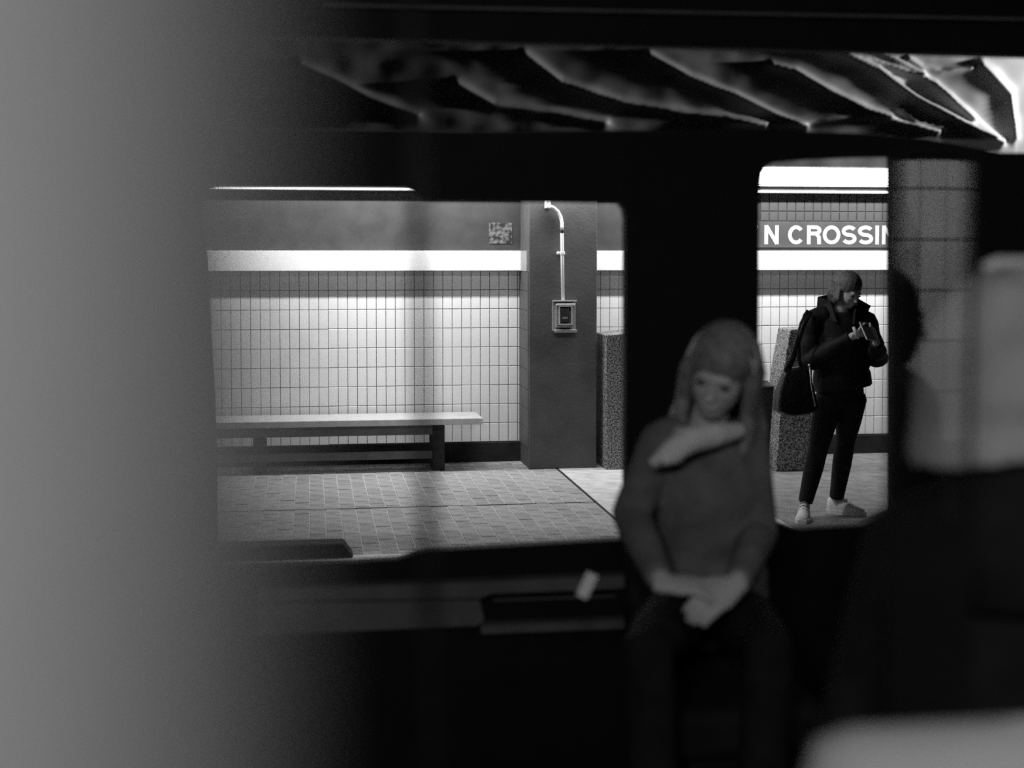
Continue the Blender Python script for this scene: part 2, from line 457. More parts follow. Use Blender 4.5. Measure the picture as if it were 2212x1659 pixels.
# ================================================================== bench
yb = -0.52
bx0 = L(430, 905, yb).x; bx1 = L(1043, 905, yb).x
bz = L(800, 907, yb).z; 
bench = empty('bench', ((bx0 + bx1)/2, yb, 0), 'long pale slatted bench on dark legs against the tiled wall', 'bench')
ox = (bx0 + bx1)/2
for k in range(3):
    link('slat', boxmesh((bx0 - ox, k*0.15, bz - 0.052), (bx1 - ox, k*0.15 + 0.142, bz), 0.006), MT['wood'], bench)
for px in (560, 948):
    xx = L(px, 960, yb + .05).x - ox
    link('leg', boxmesh((xx - 0.048, 0.06, 0), (xx + 0.048, 0.40, bz - 0.052), 0.004), MT['rubber'], bench)
link('apron', boxmesh((bx0 - ox + .12, 0.03, bz - 0.13), (L(935, 930, yb).x - ox, 0.05, bz - 0.055), 0.003), MT['rail'], bench)
link('stretcher', boxmesh((bx0 - ox + .1, 0.04, 0.10), (L(935, 930, yb).x - ox, 0.08, 0.16), 0.003), MT['rail'], bench)

# ================================================================== alarm box and conduit on the pilaster
yp = PB - 0.001
def pp(px, py, d=0.0): return L(px, py, yp - d)
c0 = pp(1192, 718); c1 = pp(1243, 648)
bxo = Vector(((c0.x + c1.x)/2, yp, c0.z)); wv = (c1.x - c0.x); hv = c1.z - c0.z
ab = empty('alarm_box', bxo, 'alarm pull box under a clear hinged cover on the dark pilaster', 'alarm box')
def rel(px, py, d=0.0): 
    v = pp(px, py, d); return Vector((v.x - bxo.x, -d, v.z - bxo.z))
link('back_plate', boxmesh((-wv/2, -0.012, 0.01), (wv/2, 0.002, hv), 0.004), MT['acrylic'], ab)
def frame_mesh(x0, x1, z0, z1, t, y0, y1):
    bm = bmesh.new()
    box(bm, (x0, y0, z0), (x0 + t, y1, z1)); box(bm, (x1 - t, y0, z0), (x1, y1, z1))
    box(bm, (x0 + t, y0, z0), (x1 - t, y1, z0 + t)); box(bm, (x0 + t, y0, z1 - t), (x1 - t, y1, z1))
    return fin(bm)
link('cover_shell', frame_mesh(-wv*0.36, wv*0.36, hv*.16, hv*.9, 0.010, -0.055, -0.012), MT['acrylic'], ab)
link('top_rim', boxmesh((-wv/2, -0.075, hv*0.955), (wv/2, 0.0, hv), 0.003), MT['acrylic'], ab)
link('hinge_bar', boxmesh((-wv*.38, -0.085, hv*.84), (wv*.42, -0.05, hv*.90), 0.004), MT['rim'], ab)
link('inner_rim', frame_mesh(-wv*.27, wv*.30, hv*.24, hv*.84, 0.010, -0.075, -0.056), MT['rim'], ab)
al = link('alarm_station', boxmesh((-wv*.19, -0.05, hv*.32), (wv*.20, -0.012, hv*.76), 0.006), MT['alarm'], ab)
link('pull_handle', boxmesh((-wv*.12, -0.062, hv*.42), (wv*.13, -0.05, hv*.5), 0.003), MT['acrylic'], al)
link('bottom_tray', boxmesh((-wv*.42, -0.07, 0.0), (wv*.5, -0.0, hv*.10), 0.006), MT['acrylic'], ab)
cp = pp(1216, 648, 0.03)
cond = empty('conduit', cp, 'white conduit running up the pilaster from the alarm box', 'pipe')
path = [pp(1216, 649, .03), pp(1214.5, 540, .03), pp(1214, 502, .03), pp(1214, 482, .03), pp(1211, 468, .03), pp(1205, 457, .03), pp(1196, 449, .03), pp(1188, 446, .03)]
bm = bmesh.new(); loft(bm, [p - cp for p in path], [0.0145]*len(path), n=14)
link('pipe', fin(bm, smooth=True), MT['pipe'], cond)
bm = bmesh.new(); loft(bm, [pp(1214, 503, .03) - cp, pp(1214, 491, .03) - cp], [0.0165, 0.0165], n=14)
link('coupling', fin(bm, smooth=True), MT['column'], cond)
sc_ = pp(1214.5, 547, .03) - cp
link('strap_clamp', boxmesh((sc_.x - 0.017, -0.002 - 0.016, sc_.z - 0.012), (sc_.x + 0.02, 0.028, sc_.z + 0.012), 0.003), MT['pipe'], cond)
s2 = pp(1206, 547, .01) - cp
bm = bmesh.new(); ball(bm, s2, 0.015); link('screw_head', fin(bm, smooth=True), MT['metal'], cond)
s3 = pp(1183, 443, .03) - cp
link('junction_box', boxmesh((s3.x - 0.022, -0.03, s3.z - 0.028), (s3.x + 0.022, 0.028, s3.z + 0.05), 0.008), MT['pipe'], cond)

# ================================================================== granite blocks and edge box
def granite(name, pts, y, depth, label):
    o = Lz(pts[0][0], 1000).copy(); zs = [L(px, py, y) for px, py in pts]
    org = Vector((sum(p.x for p in zs)/len(zs), y + depth/2, 0))
    e = panel(name, pts, y, depth, MT['granite'], None, org)
    e.matrix_world = M @ Matrix.Translation(org)
    b = e.modifiers.new('b', 'BEVEL'); b.width = 0.008; b.segments = 2
    tag(e, label, 'stone block'); return e
yg = -0.62
gz = L(1320, 1000, yg)
def foot(px, y): 
    p = L(px, 900, y); return px_of(p.x, y, 0.0)[1]
granite('granite_pylon', [(1309, foot(1309, yg)), (1395, foot(1395, yg)), (1378, 716), (1309, 724)], yg, 0.4, 'tall speckled granite block standing right of the dark pilaster')
yg2 = -0.9
granite('granite_slab', [(1676, foot(1676, yg2)), (1751, foot(1751, yg2)), (1757, 708), (1708, 712), (1692, 800)], yg2, 0.3, 'leaning speckled granite slab behind the standing woman')
pb0 = L(1628, 835, -0.7); pb1 = L(1692, 1000, -0.7)
pbm = empty('planter_box', ((pb0.x + pb1.x)/2, -0.7, 0), 'low dark box beside the leaning granite slab', 'box')
link('body', boxmesh((pb0.x - (pb0.x + pb1.x)/2, 0, 0), (pb1.x - (pb0.x + pb1.x)/2, 0.45, pb0.z - 0.02), 0.006), MT['base'], pbm)
link('lid', boxmesh((pb0.x - (pb0.x + pb1.x)/2 - .01, -0.01, pb0.z - 0.02), (pb1.x - (pb0.x + pb1.x)/2 + .01, 0.46, pb0.z), 0.004), MT['rubber'], pbm)
e0 = Lz(540, 1213, 0.0); e1 = Lz(766, 1213, 0.0); e2 = L(744, 1178, e1.y + 0.06)
bm = bmesh.new()
prof = [(-0.8, 0), (e1.x - e0.x, 0), (e2.x - e0.x, e2.z), (-0.8, e2.z)]
f0 = [bm.verts.new((x, 0, z)) for x, z in prof]; f1 = [bm.verts.new((x, 0.16, z)) for x, z in prof]
bm.faces.new(f0); bm.faces.new(f1[::-1])
for k in range(4): bm.faces.new((f0[k], f1[k], f1[(k + 1) % 4], f0[(k + 1) % 4]))
o = link('edge_kerb', fin(bm), MT['rubber'], None, None, M @ Matrix.Translation((e0.x, e0.y + 0.005, 0.003)))
tag(o, 'low dark kerb block with a slanted end on the platform edge', 'kerb')
o.modifiers.new('b', 'BEVEL').width = 0.008

# ================================================================== people
def unit(v): return Vector(v).normalized()
def hand(bm, wrist, d, nrm, curl, thumb_sign, k=1.0, spread=0.0):
    """palm with four unequal curled fingers and a thumb leaving the side of the palm near its base"""
    d = unit(d); nrm = Vector(nrm); nrm = (nrm - d*nrm.dot(d)).normalized(); s = d.cross(nrm)*thumb_sign
    loft(bm, [wrist - d*0.02*k, wrist + d*0.012*k, wrist + d*0.05*k, wrist + d*0.088*k], [(0.026*k, 0.020*k), (0.032*k, 0.019*k), (0.041*k, 0.016*k), (0.037*k, 0.012*k)], side=s, n=12)
    for j, (so, ln) in enumerate(((0.030, 0.070), (0.010, 0.079), (-0.010, 0.073), (-0.029, 0.058))):
        p = wrist + d*0.082*k + s*so*k; pts = [p - d*0.012*k]; a = 0.0
        pts.append(p)
        for q, fr in enumerate((0.45, 0.31, 0.24)):
            a += curl[q]
            dd = d*math.cos(a) + nrm*math.sin(a) + s*(spread*(1.5 - j)*0.1)
            pts.append(pts[-1] + dd.normalized()*ln*fr*k)
        loft(bm, pts, [0.0092*k, 0.0092*k, 0.0088*k, 0.008*k, 0.0066*k], n=8)
    p = wrist + d*0.022*k + s*0.026*k
    t0 = (d*0.62 + s*0.70 + nrm*0.35).normalized(); t1 = (d*0.85 + s*0.18 + nrm*0.55).normalized()
    loft(bm, [p - t0*0.01, p + t0*0.034*k, p + t0*0.034*k + t1*0.03*k, p + t0*0.034*k + t1*0.052*k], [0.013*k, 0.0115*k, 0.010*k, 0.0075*k], n=8)
def head_matrix(c, yaw, pitch, roll=0.0):
    """local head frame: x to the person's left side in the picture, -y = face; yaw > 0 turns the face to the picture's right"""
    return Matrix.Translation(c) @ Matrix.Rotation(yaw, 4, 'Z') @ Matrix.Rotation(roll, 4, 'Y') @ Matrix.Rotation(pitch, 4, 'X')
def head(bm, HM, k=1.0, female=True):
    R3 = HM.to_3x3()
    def b(c, r): ball(bm, HM @ (Vector(c)*k), tuple(x*k for x in r), R3)
    b((0, 0.012, 0.035), (0.074, 0.094, 0.085))       # cranium
    b((0, -0.022, -0.02), (0.062, 0.068, 0.085))      # face
    b((0, -0.042, -0.078), (0.036, 0.040, 0.032))     # chin
    b((0.028, -0.058, -0.022), (0.024, 0.022, 0.02)); b((-0.028, -0.058, -0.022), (0.024, 0.022, 0.02))   # cheeks
    b((0, -0.076, 0.022), (0.046, 0.016, 0.012))      # brow
    b((0, -0.086, -0.012), (0.0095, 0.014, 0.026)); b((0, -0.098, -0.026), (0.014, 0.014, 0.011))          # nose
    b((0, -0.082, -0.054), (0.022, 0.010, 0.0065)); b((0, -0.080, -0.065), (0.019, 0.010, 0.006))          # lips
    for s in (-1, 1): b((s*0.074, 0.012, -0.008), (0.010, 0.020, 0.032))                                    # ears
def eyes(HM, parent, org, k=1.0):
    for s in (-1, 1):
        bm = bmesh.new(); ball(bm, HM @ (Vector((s*0.029, -0.079, 0.004))*k) - org, (0.015*k, 0.007*k, 0.006*k), HM.to_3x3(), 12, 8)
        link('eye', fin(bm, smooth=True), MT['eye'], parent)
def person(name, label, S, o):
    """one continuous body from a posed skeleton S (points in station coordinates), clothes and hair as children"""
    org = Vector(S['origin']); g = o.get('girth', 1.0)
    root = empty(name, org, label, 'person')
    r = {k: Vector(v) - org for k, v in S.items() if k != 'origin' and not k.startswith('hand') and k != 'head_m'}
    HM = Matrix.Translation(-org) @ S['head_m']
    side = (r['shR'] - r['shL']).normalized(); hk = o.get('head', 1.0)
    neck_top = HM @ Vector((0, 0.02, -0.06))
    bm = bmesh.new()
    waist = r['pelvis'].lerp(r['chest'], 0.5)
    nb = (r['shL'] + r['shR'])/2 + Vector((0, 0, 0.045))
    loft(bm, [r['pelvis'] - (waist - r['pelvis']).normalized()*0.09, r['pelvis'], waist, r['chest'], r['chest'].lerp(nb, .7), nb], [(.10*g, .08*g), (.155*g, .105*g), (.12*g, .088*g), (.15*g, .10*g), (.13*g, .08*g), (.06*g, .055*g)], side=side, n=20)
    loft(bm, [nb - Vector((0, 0, .03)), nb.lerp(neck_top, .5), neck_top], [.058*g, .05*g, .05*g], n=14)
    for s in 'LR':
        sh, el, wr = r['sh' + s], r['el' + s], r['wr' + s]
        loft(bm, [nb.lerp(sh, .55), sh, sh.lerp(el, .5), el, el.lerp(wr, .35), wr], [.05*g, .054*g, .044*g, .036*g, .036*g, .026*g], n=14)
        hd, hn, curl, ts = S['hand' + s]
        hand(bm, wr, hd, hn, curl, ts, o.get('handk', 1.0))
        hp, kn, an = r['hip' + s], r['kn' + s], r['an' + s]
        loft(bm, [hp + Vector((0, 0, .03)), hp, hp.lerp(kn, .5), kn, kn.lerp(an, .35), an], [.075*g, .084*g, .07*g, .052*g, .052*g, .034*g], n=14)
        toe = S['toe' + s] - org
        loft(bm, [an + Vector((0, 0, .0)), an.lerp(toe, .35) - Vector((0, 0, .03)), toe], [.036, .034, .022], n=12)
    head(bm, HM, hk)
    link('body', remesh(bm, o.get('voxel', 0.0055), 3), o['skin'], root)
    if o.get('eyes', True): eyes(HM, root, Vector((0, 0, 0)), hk)
    # trousers
    bm = bmesh.new(); tg = o.get('tight', 1.0)
    loft(bm, [waist.lerp(r['pelvis'], .3), r['pelvis'], r['pelvis'] - (waist - r['pelvis']).normalized()*0.10], [(.135*g, .10*g), (.168*g, .118*g), (.12*g, .10*g)], side=side, n=20)
    for s in 'LR':
        hp, kn, an = r['hip' + s], r['kn' + s], r['an' + s]
        loft(bm, [hp + Vector((0, 0, .03)), hp, hp.lerp(kn, .5), kn, kn.lerp(an, .35), kn.lerp(an, .95)], [.084*g*tg, .096*g*tg, .082*g*tg, .062*g*tg, .062*g*tg, .046*g*tg], n=16)
    link('trousers', remesh(bm, .008, 4), o['trousers'], root)
    # jacket or coat
    bm = bmesh.new(); pf = o.get('puff', 0.0)
    hem = o['hem'](r, waist) if 'hem' in o else r['pelvis'] + Vector((0, 0, -.02))
    gg = g*o.get('coatk', 1.0)
    loft(bm, [hem, hem.lerp(waist, .5), waist, r['chest'].lerp(waist, .4), r['chest'], r['chest'].lerp(nb, .7), nb + Vector((0, 0, .01))],
         [(.185*gg, .145*gg), (.185*gg, .15*gg), (.165*gg, .135*gg), (.178*gg, .142*gg), (.185*gg, .14*gg), (.16*gg, .11*gg), (.085*gg, .08*gg)], side=side, n=24)
    for s in 'LR':
        sh, el, wr = r['sh' + s], r['el' + s], r['wr' + s]
        pts = []; rd = []
        ctrl = [nb.lerp(sh, .5), sh, sh.lerp(el, .5), el, el.lerp(wr, .4), el.lerp(wr, .93)]
        rr = [.07, .076, .068, .062, .056, .042]
        for i in range(5):
            for q in range(4):
                t = q/4; pts.append(ctrl[i].lerp(ctrl[i + 1], t))
                rd.append((rr[i]*(1 - t) + rr[i + 1]*t + pf*math.sin((i*4 + q)*math.pi/2.0))*gg)
        pts.append(ctrl[-1]); rd.append(rr[-1]*gg)
        loft(bm, pts, rd, n=16)
    link(o.get('coat_name', 'jacket'), remesh(bm, .0085, o.get('coat_smooth', 5)), o['coat'], root)
    return root, HM, r, org

SIT = 0.45
# ------------------------------------------------------------------ standing woman with the phone
wf = Lz(1740, 1128); YW = wf.y + 0.12
def Q(px, py, dy=0.0): return L(px, py, YW + dy)
HMw = head_matrix(Q(1832, 632, -0.04), 0.35, -0.0, 0.0)
HMw = Matrix.Translation(Q(1833, 629, -0.05)) @ Matrix.Rotation(0.38, 4, 'Z') @ Matrix.Rotation(0.50, 4, 'X')
S = dict(origin=(Q(1790, 1120).x, YW, 0.0), head_m=HMw,
         pelvis=Q(1815, 845), chest=Q(1815, 728), shL=Q(1758, 690), shR=Q(1868, 694),
         elL=Q(1742, 785, -0.02), elR=Q(1897, 778, -0.08), wrL=Q(1846, 724, -0.27), wrR=Q(1893, 738, -0.25),
         hipL=Q(1790, 862), hipR=Q(1840, 860), knL=Q(1768, 968, -0.03), knR=Q(1826, 955, 0.03), anL=Q(1738, 1092, 0.0), anR=Q(1806, 1082, 0.14),
         toeL=Lz(1735, 1126) + Vector((0, 0, 0.03)), toeR=Lz(1836, 1112) + Vector((0, 0, 0.03)),
         handL=(Vector((1, -0.25, 0.25)), Vector((0.1, 0.6, 0.8)), (0.5, 0.7, 0.5), 1), handR=(Vector((-0.35, -0.3, 0.85)), Vector((-0.8, 0.4, -0.1)), (0.6, 0.8, 0.5), 1))
S['hipL'].x += 0.0
root, HM, r, org = person('person', 'woman in black jacket standing on the platform looking down at a phone', S,
    dict(skin=MT['skin'], trousers=MT['trousers'], coat=MT['jacket'], puff=0.005, girth=0.95, tight=1.08, coatk=1.1, coat_smooth=3,
         hem=lambda r, w: r['pelvis'] + Vector((0.02, 0, 0.02)), head=0.95, handk=0.95))
# collar: two stand-up wings
def wing(pts_, name='collar'):
    bm = bmesh.new(); q = [bm.verts.new(Vector(p) - org) for p in pts_]
    bm.faces.new(q)
    me = fin(bm); ob = link(name, me, MT['jacket'], root)
    s = ob.modifiers.new('s', 'SOLIDIFY'); s.thickness = 0.022; s.offset = 0
    b = ob.modifiers.new('b', 'BEVEL'); b.width = 0.006; b.segments = 2
    return ob
wing([Q(1767, 641, .03), Q(1796, 650, -.03), Q(1803, 672, -.10), Q(1812, 700, -.12), Q(1783, 690, -.06), Q(1765, 668, .02)])
wing([Q(1880, 660, -.03), Q(1851, 652, -.05), Q(1846, 674, -.11), Q(1842, 702, -.12), Q(1866, 690, -.08), Q(1872, 676, -.05)])
wing([Q(1767, 641, .03), Q(1790, 636, .09), Q(1845, 640, .10), Q(1880, 660, -.03), Q(1868, 690, .03), Q(1830, 694, .10), Q(1775, 690, .06)])
# hair: cap, bun of loose hair falling behind the ear
bm = bmesh.new(); R3 = HM.to_3x3()
ball(bm, HM @ Vector((0, 0.022, 0.046)), (0.082, 0.098, 0.085), R3)
ball(bm, HM @ Vector((0, 0.06, -0.005)), (0.066, 0.055, 0.075), R3)
ball(bm, HM @ Vector((-0.02, 0.10, -0.05)), (0.035, 0.035, 0.045), R3)
for k in range(9):
    a = -1.2 + k*0.16
    p0 = HM @ Vector((-0.066 - 0.004*math.cos(k), 0.01 + 0.012*k, 0.02)); p1 = p0 + Vector((-0.012 - .004*(k % 3), 0.0, -0.07)); p2 = Q(1795 - 1.8*(k % 5), 662 + 2*(k % 3), 0.02 + .008*k) - org
    loft(bm, [p0, p1, p2], [.012, .014, .007], n=8)
link('hair', remesh(bm, .005, 2), MT['hair'], root)
# bracelet / pale cuff
bm = bmesh.new()
cw_ = Q(1849, 719, -0.29) - org; ax = unit((0.75, -0.35, 0.35)); s1 = ax.orthogonal().normalized(); s2_ = ax.cross(s1)
ring = [cw_ + (s1*math.cos(t*math.pi/12) + s2_*math.sin(t*math.pi/12))*0.037 for t in range(24)]
vsr = []
for t in range(24):
    c = ring[t]; rad = (c - cw_).normalized()
    vsr.append([bm.verts.new(c + rad*0.006*math.cos(q*math.pi/3) + ax*0.010*math.sin(q*math.pi/3)) for q in range(6)])
for t in range(24):
    for q in range(6): bm.faces.new((vsr[t][q], vsr[(t + 1) % 24][q], vsr[(t + 1) % 24][(q + 1) % 6], vsr[t][(q + 1) % 6]))
ob = link('cuff', fin(bm, smooth=True), MT['sole'], root); ob['label'] = 'pale cuff at the wrist'
# shoes
def shoe(an, toe, parent, org):
    an = Vector(an) - org; toe = Vector(toe) - org
    d = Vector((toe.x - an.x, toe.y - an.y, 0)); ln = 0.25
    d = d.normalized() if d.length > .02 else Vector((0, -1, 0)); s = Vector((-d.y, d.x, 0)); h = Vector((an.x, an.y, 0)) - d*0.055
    up = Vector((0, 0, 1)); bm = bmesh.new()
    prof = [(0.0, .028, .075), (.03, .035, .10), (.09, .037, .095), (.14, .042, .065), (.19, .044, .045), (.225, .038, .033), (.245, .022, .02)]
    rings = []
    for t, wd_, ht in prof:
        c = h + d*t + up*0.024; n = 14
        rings.append([bm.verts.new(c + s*(wd_*math.cos(2*math.pi*k/n)) + up*(max(0, math.sin(2*math.pi*k/n))*ht if math.sin(2*math.pi*k/n) > 0 else 0.012*math.sin(2*math.pi*k/n))) for k in range(n)])
    for a, b in zip(rings, rings[1:]):
        for k in range(14): bm.faces.new((a[k], a[(k + 1) % 14], b[(k + 1) % 14], b[k]))
    bm.faces.new(rings[0][::-1]); bm.faces.new(rings[-1])
    sh = link('shoe', fin(bm, smooth=True), MT['canvas'], parent)
    bm = bmesh.new(); rows = []
    for z in (0.0, 0.026):
        rows.append([bm.verts.new(h + d*(t if 0 < i < len(prof) - 1 else t + (-.006 if i == 0 else .008)) + s*(sg*(wd_ + .005)) + up*z)
                     for sg, seq in ((1, list(enumerate(prof))), (-1, list(enumerate(prof))[::-1])) for i, (t, wd_, ht) in seq])
    n = len(rows[0])
    for k in range(n): bm.faces.new((rows[0][k], rows[0][(k + 1) % n], rows[1][(k + 1) % n], rows[1][k]))
    bm.faces.new(rows[0][::-1]); bm.faces.new(rows[1])
    link('sole', fin(bm), MT['sole'], sh)
    for j in range(4):
        t = 0.10 + j*0.024; ht = .112 - j*0.017
        bm = bmesh.new(); loft(bm, [h + d*t + s*0.026 + up*(ht - .008), h + d*t + up*(ht + .006), h + d*t - s*0.026 + up*(ht - .008)], [.0045]*3, n=8)
        link('lace', fin(bm, smooth=True), MT['lace'], sh)
shoe(S['anL'], S['toeL'], root, org); shoe(S['anR'], S['toeR'], root, org)
# handbag on the arm
bo = Q(1716, 897, -0.10)
bag = empty('handbag', bo, 'black leather handbag hanging from the arm of the standing woman', 'bag')
bm = bmesh.new()
bp = [(1672, 888), (1676, 850), (1690, 806), (1702, 795), (1738, 790), (1748, 806), (1757, 850), (1763, 884), (1740, 894), (1712, 899), (1690, 897)]
for dy, kk in ((-0.065, 0.93), (-0.03, 1.0), (0.05, 1.0), (0.085, 0.93)):
    pass
rings = []
for dy, kk in ((-0.075, 0.9), (-0.05, 0.985), (0.0, 1.0), (0.05, 0.985), (0.075, 0.9)):
    cc = Q(1716, 850, -0.10) - bo
    ring = []
    for px, py in bp:
        v = Q(px, py, -0.10) - bo; f_ = 0.45 + 0.55*min(1, max(0, (py - 795)/70))
        v = cc + (v - cc)*kk; ring.append(bm.verts.new((v.x, dy*f_, v.z)))
    rings.append(ring)
nb_ = len(bp)
for a, b in zip(rings, rings[1:]):
    for k in range(nb_): bm.faces.new((a[k], a[(k + 1) % nb_], b[(k + 1) % nb_], b[k]))
bm.faces.new(rings[0]); bm.faces.new(rings[-1][::-1])
ob = link('bag_body', fin(bm, smooth=True), MT['leather'], bag)
sd = ob.modifiers.new('b', 'BEVEL'); sd.width = 0.018; sd.segments = 3
def strap(pts, w=0.018, t=0.004, name='strap', mt='leather'):
    bm = bmesh.new(); loft(bm, [p - bo for p in pts], [(w, t)]*len(pts), side=(1, 0, 0), n=8); link(name, fin(bm, smooth=True), MT[mt], bag)
strap([Q(1699, 806, -.16), Q(1712, 775, -.15), Q(1724, 735, -.12), Q(1733, 700, -.10), Q(1748, 672, -.07)], 0.02)
strap([Q(1737, 800, -.17), Q(1726, 780, -.16), Q(1724, 740, -.12), Q(1737, 700, -.11), Q(1752, 674, -.07)], 0.015)
strap([Q(1749, 792, -.17), Q(1752, 830, -.185), Q(1761, 878, -.185)], 0.004, 0.003, 'zip', 'rim')
bm = bmesh.new(); ball(bm, Q(1748, 789, -.18) - bo, .009); link('buckle', fin(bm, smooth=True), MT['metal'], bag)
# phone
pc = Q(1874, 716, -0.335)
PM = Matrix.Translation(pc) @ Matrix.Rotation(0.35, 4, 'Z') @ Matrix.Rotation(-0.75, 4, 'X') @ Matrix.Rotation(0.18, 4, 'Y')
ph = bpy.data.objects.new('smartphone', None); C.objects.link(ph); ph.matrix_world = M @ PM
tag(ph, 'dark phone with pale edges in the hands of the standing woman', 'phone')
link('phone_case', boxmesh((-.037, -.005, -.074), (.037, .004, .074), .004), MT['rim'], ph)
link('back_cover', boxmesh((-.033, -.0065, -.07), (.033, -.004, .07), .001), MT['screen'], ph)
link('screen', boxmesh((-.034, .0035, -.071), (.034, .0055, .071), .001), MT['screen'], ph)

# ================================================================== THE TRAIN: far side wall with window openings
YT = -7.4
tr = structure('wall_train', 'black side wall of the train with window openings')
panel('top_rail', [(-300, -500), (2700, -500), (2700, 136), (2212, 121), (1400, 100), (480, 76), (-300, 55)], YT, .05, MT['black'], tr)
panel('header_panel', [(-300, 262), (1000, 284), (1650, 280), (1850, 288), (2000, 300), (2120, 322), (2160, 330), (2700, 330), (2700, 350), (1929, 338), (1850, 339), (1740, 344), (1675, 350), (1655, 358), (1645, 376), (1640, 430),
      (1352, 470), (1348, 450), (1338, 438), (930, 434), (912, 429), (895, 413), (878, 405), (472, 402), (452, 409), (442, 430), (440, 470), (-300, 470)], YT, .05, MT['black'], tr)
panel('window_post', [(-300, 470), (440, 470), (452, 560), (460, 720), (468, 860), (472, 1000), (474, 1223), (-300, 1240)], YT, .05, MT['black'], tr)
panel('window_post', [(1352, 470), (1640, 430), (1638, 900), (1640, 1060), (1645, 1100), (1345, 1166), (1352, 1120)], YT, .05, MT['black'], tr)
panel('door_panel', [(1929, 338), (2700, 350), (2700, 1160), (1929, 1104)], YT, .05, MT['black'], tr)
panel('sill_panel', [(-300, 1240), (474, 1223), (765, 1214), (862, 1208), (882, 1202), (905, 1193), (940, 1189), (1345, 1166), (1645, 1100), (1682, 1130), (1722, 1144), (1862, 1136), (1929, 1104), (2700, 1160), (2700, 2300), (-300, 2300)], YT, .05, MT['black'], tr)
panel('ledge', [(560, 1276), (1560, 1236), (1562, 1262), (1060, 1283), (1040, 1292), (560, 1300)], YT - .07, .06, MT['rail'], tr)
panel('heater_cover', [(560, 1303), (1036, 1294), (1046, 1340), (1030, 1352), (560, 1372)], YT - .03, .03, MT['rail'], tr)
panel('vent_bar', [(1066, 1296), (1330, 1287), (1330, 1290), (1066, 1299)], YT - .02, .02, MT['rail'], tr)
panel('lower_ledge', [(1040, 1352), (1565, 1332), (1565, 1350), (1040, 1370)], YT - .06, .05, MT['rail'], tr)
panel('cove_strip', [(700, 8), (2300, 40), (2300, 46), (700, 14)], YT - .04, .03, MT['rail'], tr)

# ================================================================== plastic sheeting above the trackbed, seen through the transom
yS = -5.6
folds = [  # crease lines as they run across the sheet, height, width
    ([(1690, 90), (1760, 122), (1860, 160), (1950, 215), (2040, 260), (2150, 310)], 0.050, 0.022),
    ([(1760, 122), (1850, 142), (1930, 166), (1960, 172)], 0.030, 0.014),
    ([(1810, 108), (1890, 138), (1960, 168), (2010, 205), (2080, 262)], 0.025, 0.016),
    ([(1925, 138), (1960, 157), (2000, 163), (2060, 158)], 0.022, 0.012),
    ([(1640, 150), (1690, 163), (1760, 200), (1850, 240), (1930, 268), (2010, 288)], 0.035, 0.016),
    ([(1925, 240), (1960, 266), (2030, 280)], 0.022, 0.012),
    ([(1380, 130), (1470, 175), (1570, 210), (1660, 250), (1730, 278)], 0.032, 0.017),
    ([(1120, 130), (1200, 185), (1330, 225), (1450, 245), (1560, 258), (1640, 276)], 0.035, 0.022),
    ([(980, 190), (1060, 232), (1180, 246), (1300, 268)], 0.03, 0.024),
    ([(650, 150), (720, 180), (800, 220), (900, 255)], 0.03, 0.025),
    ([(1560, 268), (1700, 270), (1840, 255), (1900, 258)], 0.03, 0.03),
    ([(2080, 150), (2150, 210), (2180, 300)], 0.03, 0.03),
    ([(1990, 190), (2060, 240), (2130, 300)], 0.02, 0.018),
]
fl = []
for pts, hgt, wid in folds:
    q = [L(px, py, yS) for px, py in pts]; fl.append(([Vector((v.x, v.z)) for v in q], hgt, wid))
def seg_d(p, a, b):
    ab_ = b - a; t = max(0, min(1, (p - a).dot(ab_)/max(1e-9, ab_.length_squared)))
    c = a + ab_*t; dv = p - c
    return dv.length, (ab_.x*dv.y - ab_.y*dv.x)
p00 = L(60, 345, yS); p11 = L(2560, 40, yS)
NX, NZ = 680, 90
bm = bmesh.new(); grid = []
for iz in range(NZ + 1):
    row = []
    for ix in range(NX + 1):
        x = p00.x + (p11.x - p00.x)*ix/NX; z = p00.z + (p11.z - p00.z)*iz/NZ
        p = Vector((x, z)); h = 0.02*noise.noise(Vector((x*2.2, z*5, 1.3))) + 0.006*noise.noise(Vector((x*9, z*14, 4.1)))
        for pl, hgt, wid in fl:
            dm, sg = 9, 1
            for a, b in zip(pl, pl[1:]):
                dd, s_ = seg_d(p, a, b)
                if dd < dm: dm, sg = dd, s_
            w_ = wid*(0.65 if sg > 0 else 0.85)       # steep on one flank, slack on the other
            h += hgt*math.exp(-(dm/w_)**1.3)
        row.append(bm.verts.new((x - p00.x, -h - 0.25*(iz/NZ), z - p00.z)))
    grid.append(row)
for iz in range(NZ):
    for ix in range(NX): bm.faces.new((grid[iz][ix], grid[iz][ix + 1], grid[iz + 1][ix + 1], grid[iz + 1][ix]))
so = link('plastic_sheeting', fin(bm, smooth=True), MT['sheet'], None, None, M @ Matrix.Translation((p00.x, yS, p00.z)))
tag(so, 'creased plastic sheeting hung below the station roof above the windows', 'sheeting')
# lamp beside the sheet, right of the frame
ls = L(2720, 150, yS - 0.42)
lamp2 = empty('service_lamp', ls, 'round service lamp at the end of the plastic sheeting', 'lamp')
bm = bmesh.new(); ball(bm, (0, 0, 0), 0.05); link('bulb', fin(bm, smooth=True), TUBE_GLOW, lamp2)
area(lamp2, Vector((-.055, 0, 0)), (-1, 0, 0), .12, .12, LE_SHEET, 'DISK')
bm = bmesh.new(); loft(bm, [(-.10, 0, 0), (0, 0, 0), (.08, 0, 0), (.12, 0, 0)], [.125, .11, .08, .03], n=24, cap=False)
so2 = link('reflector', fin(bm, smooth=True), MT['housing'], lamp2); so2.modifiers.new('s', 'SOLIDIFY').thickness = 0.004

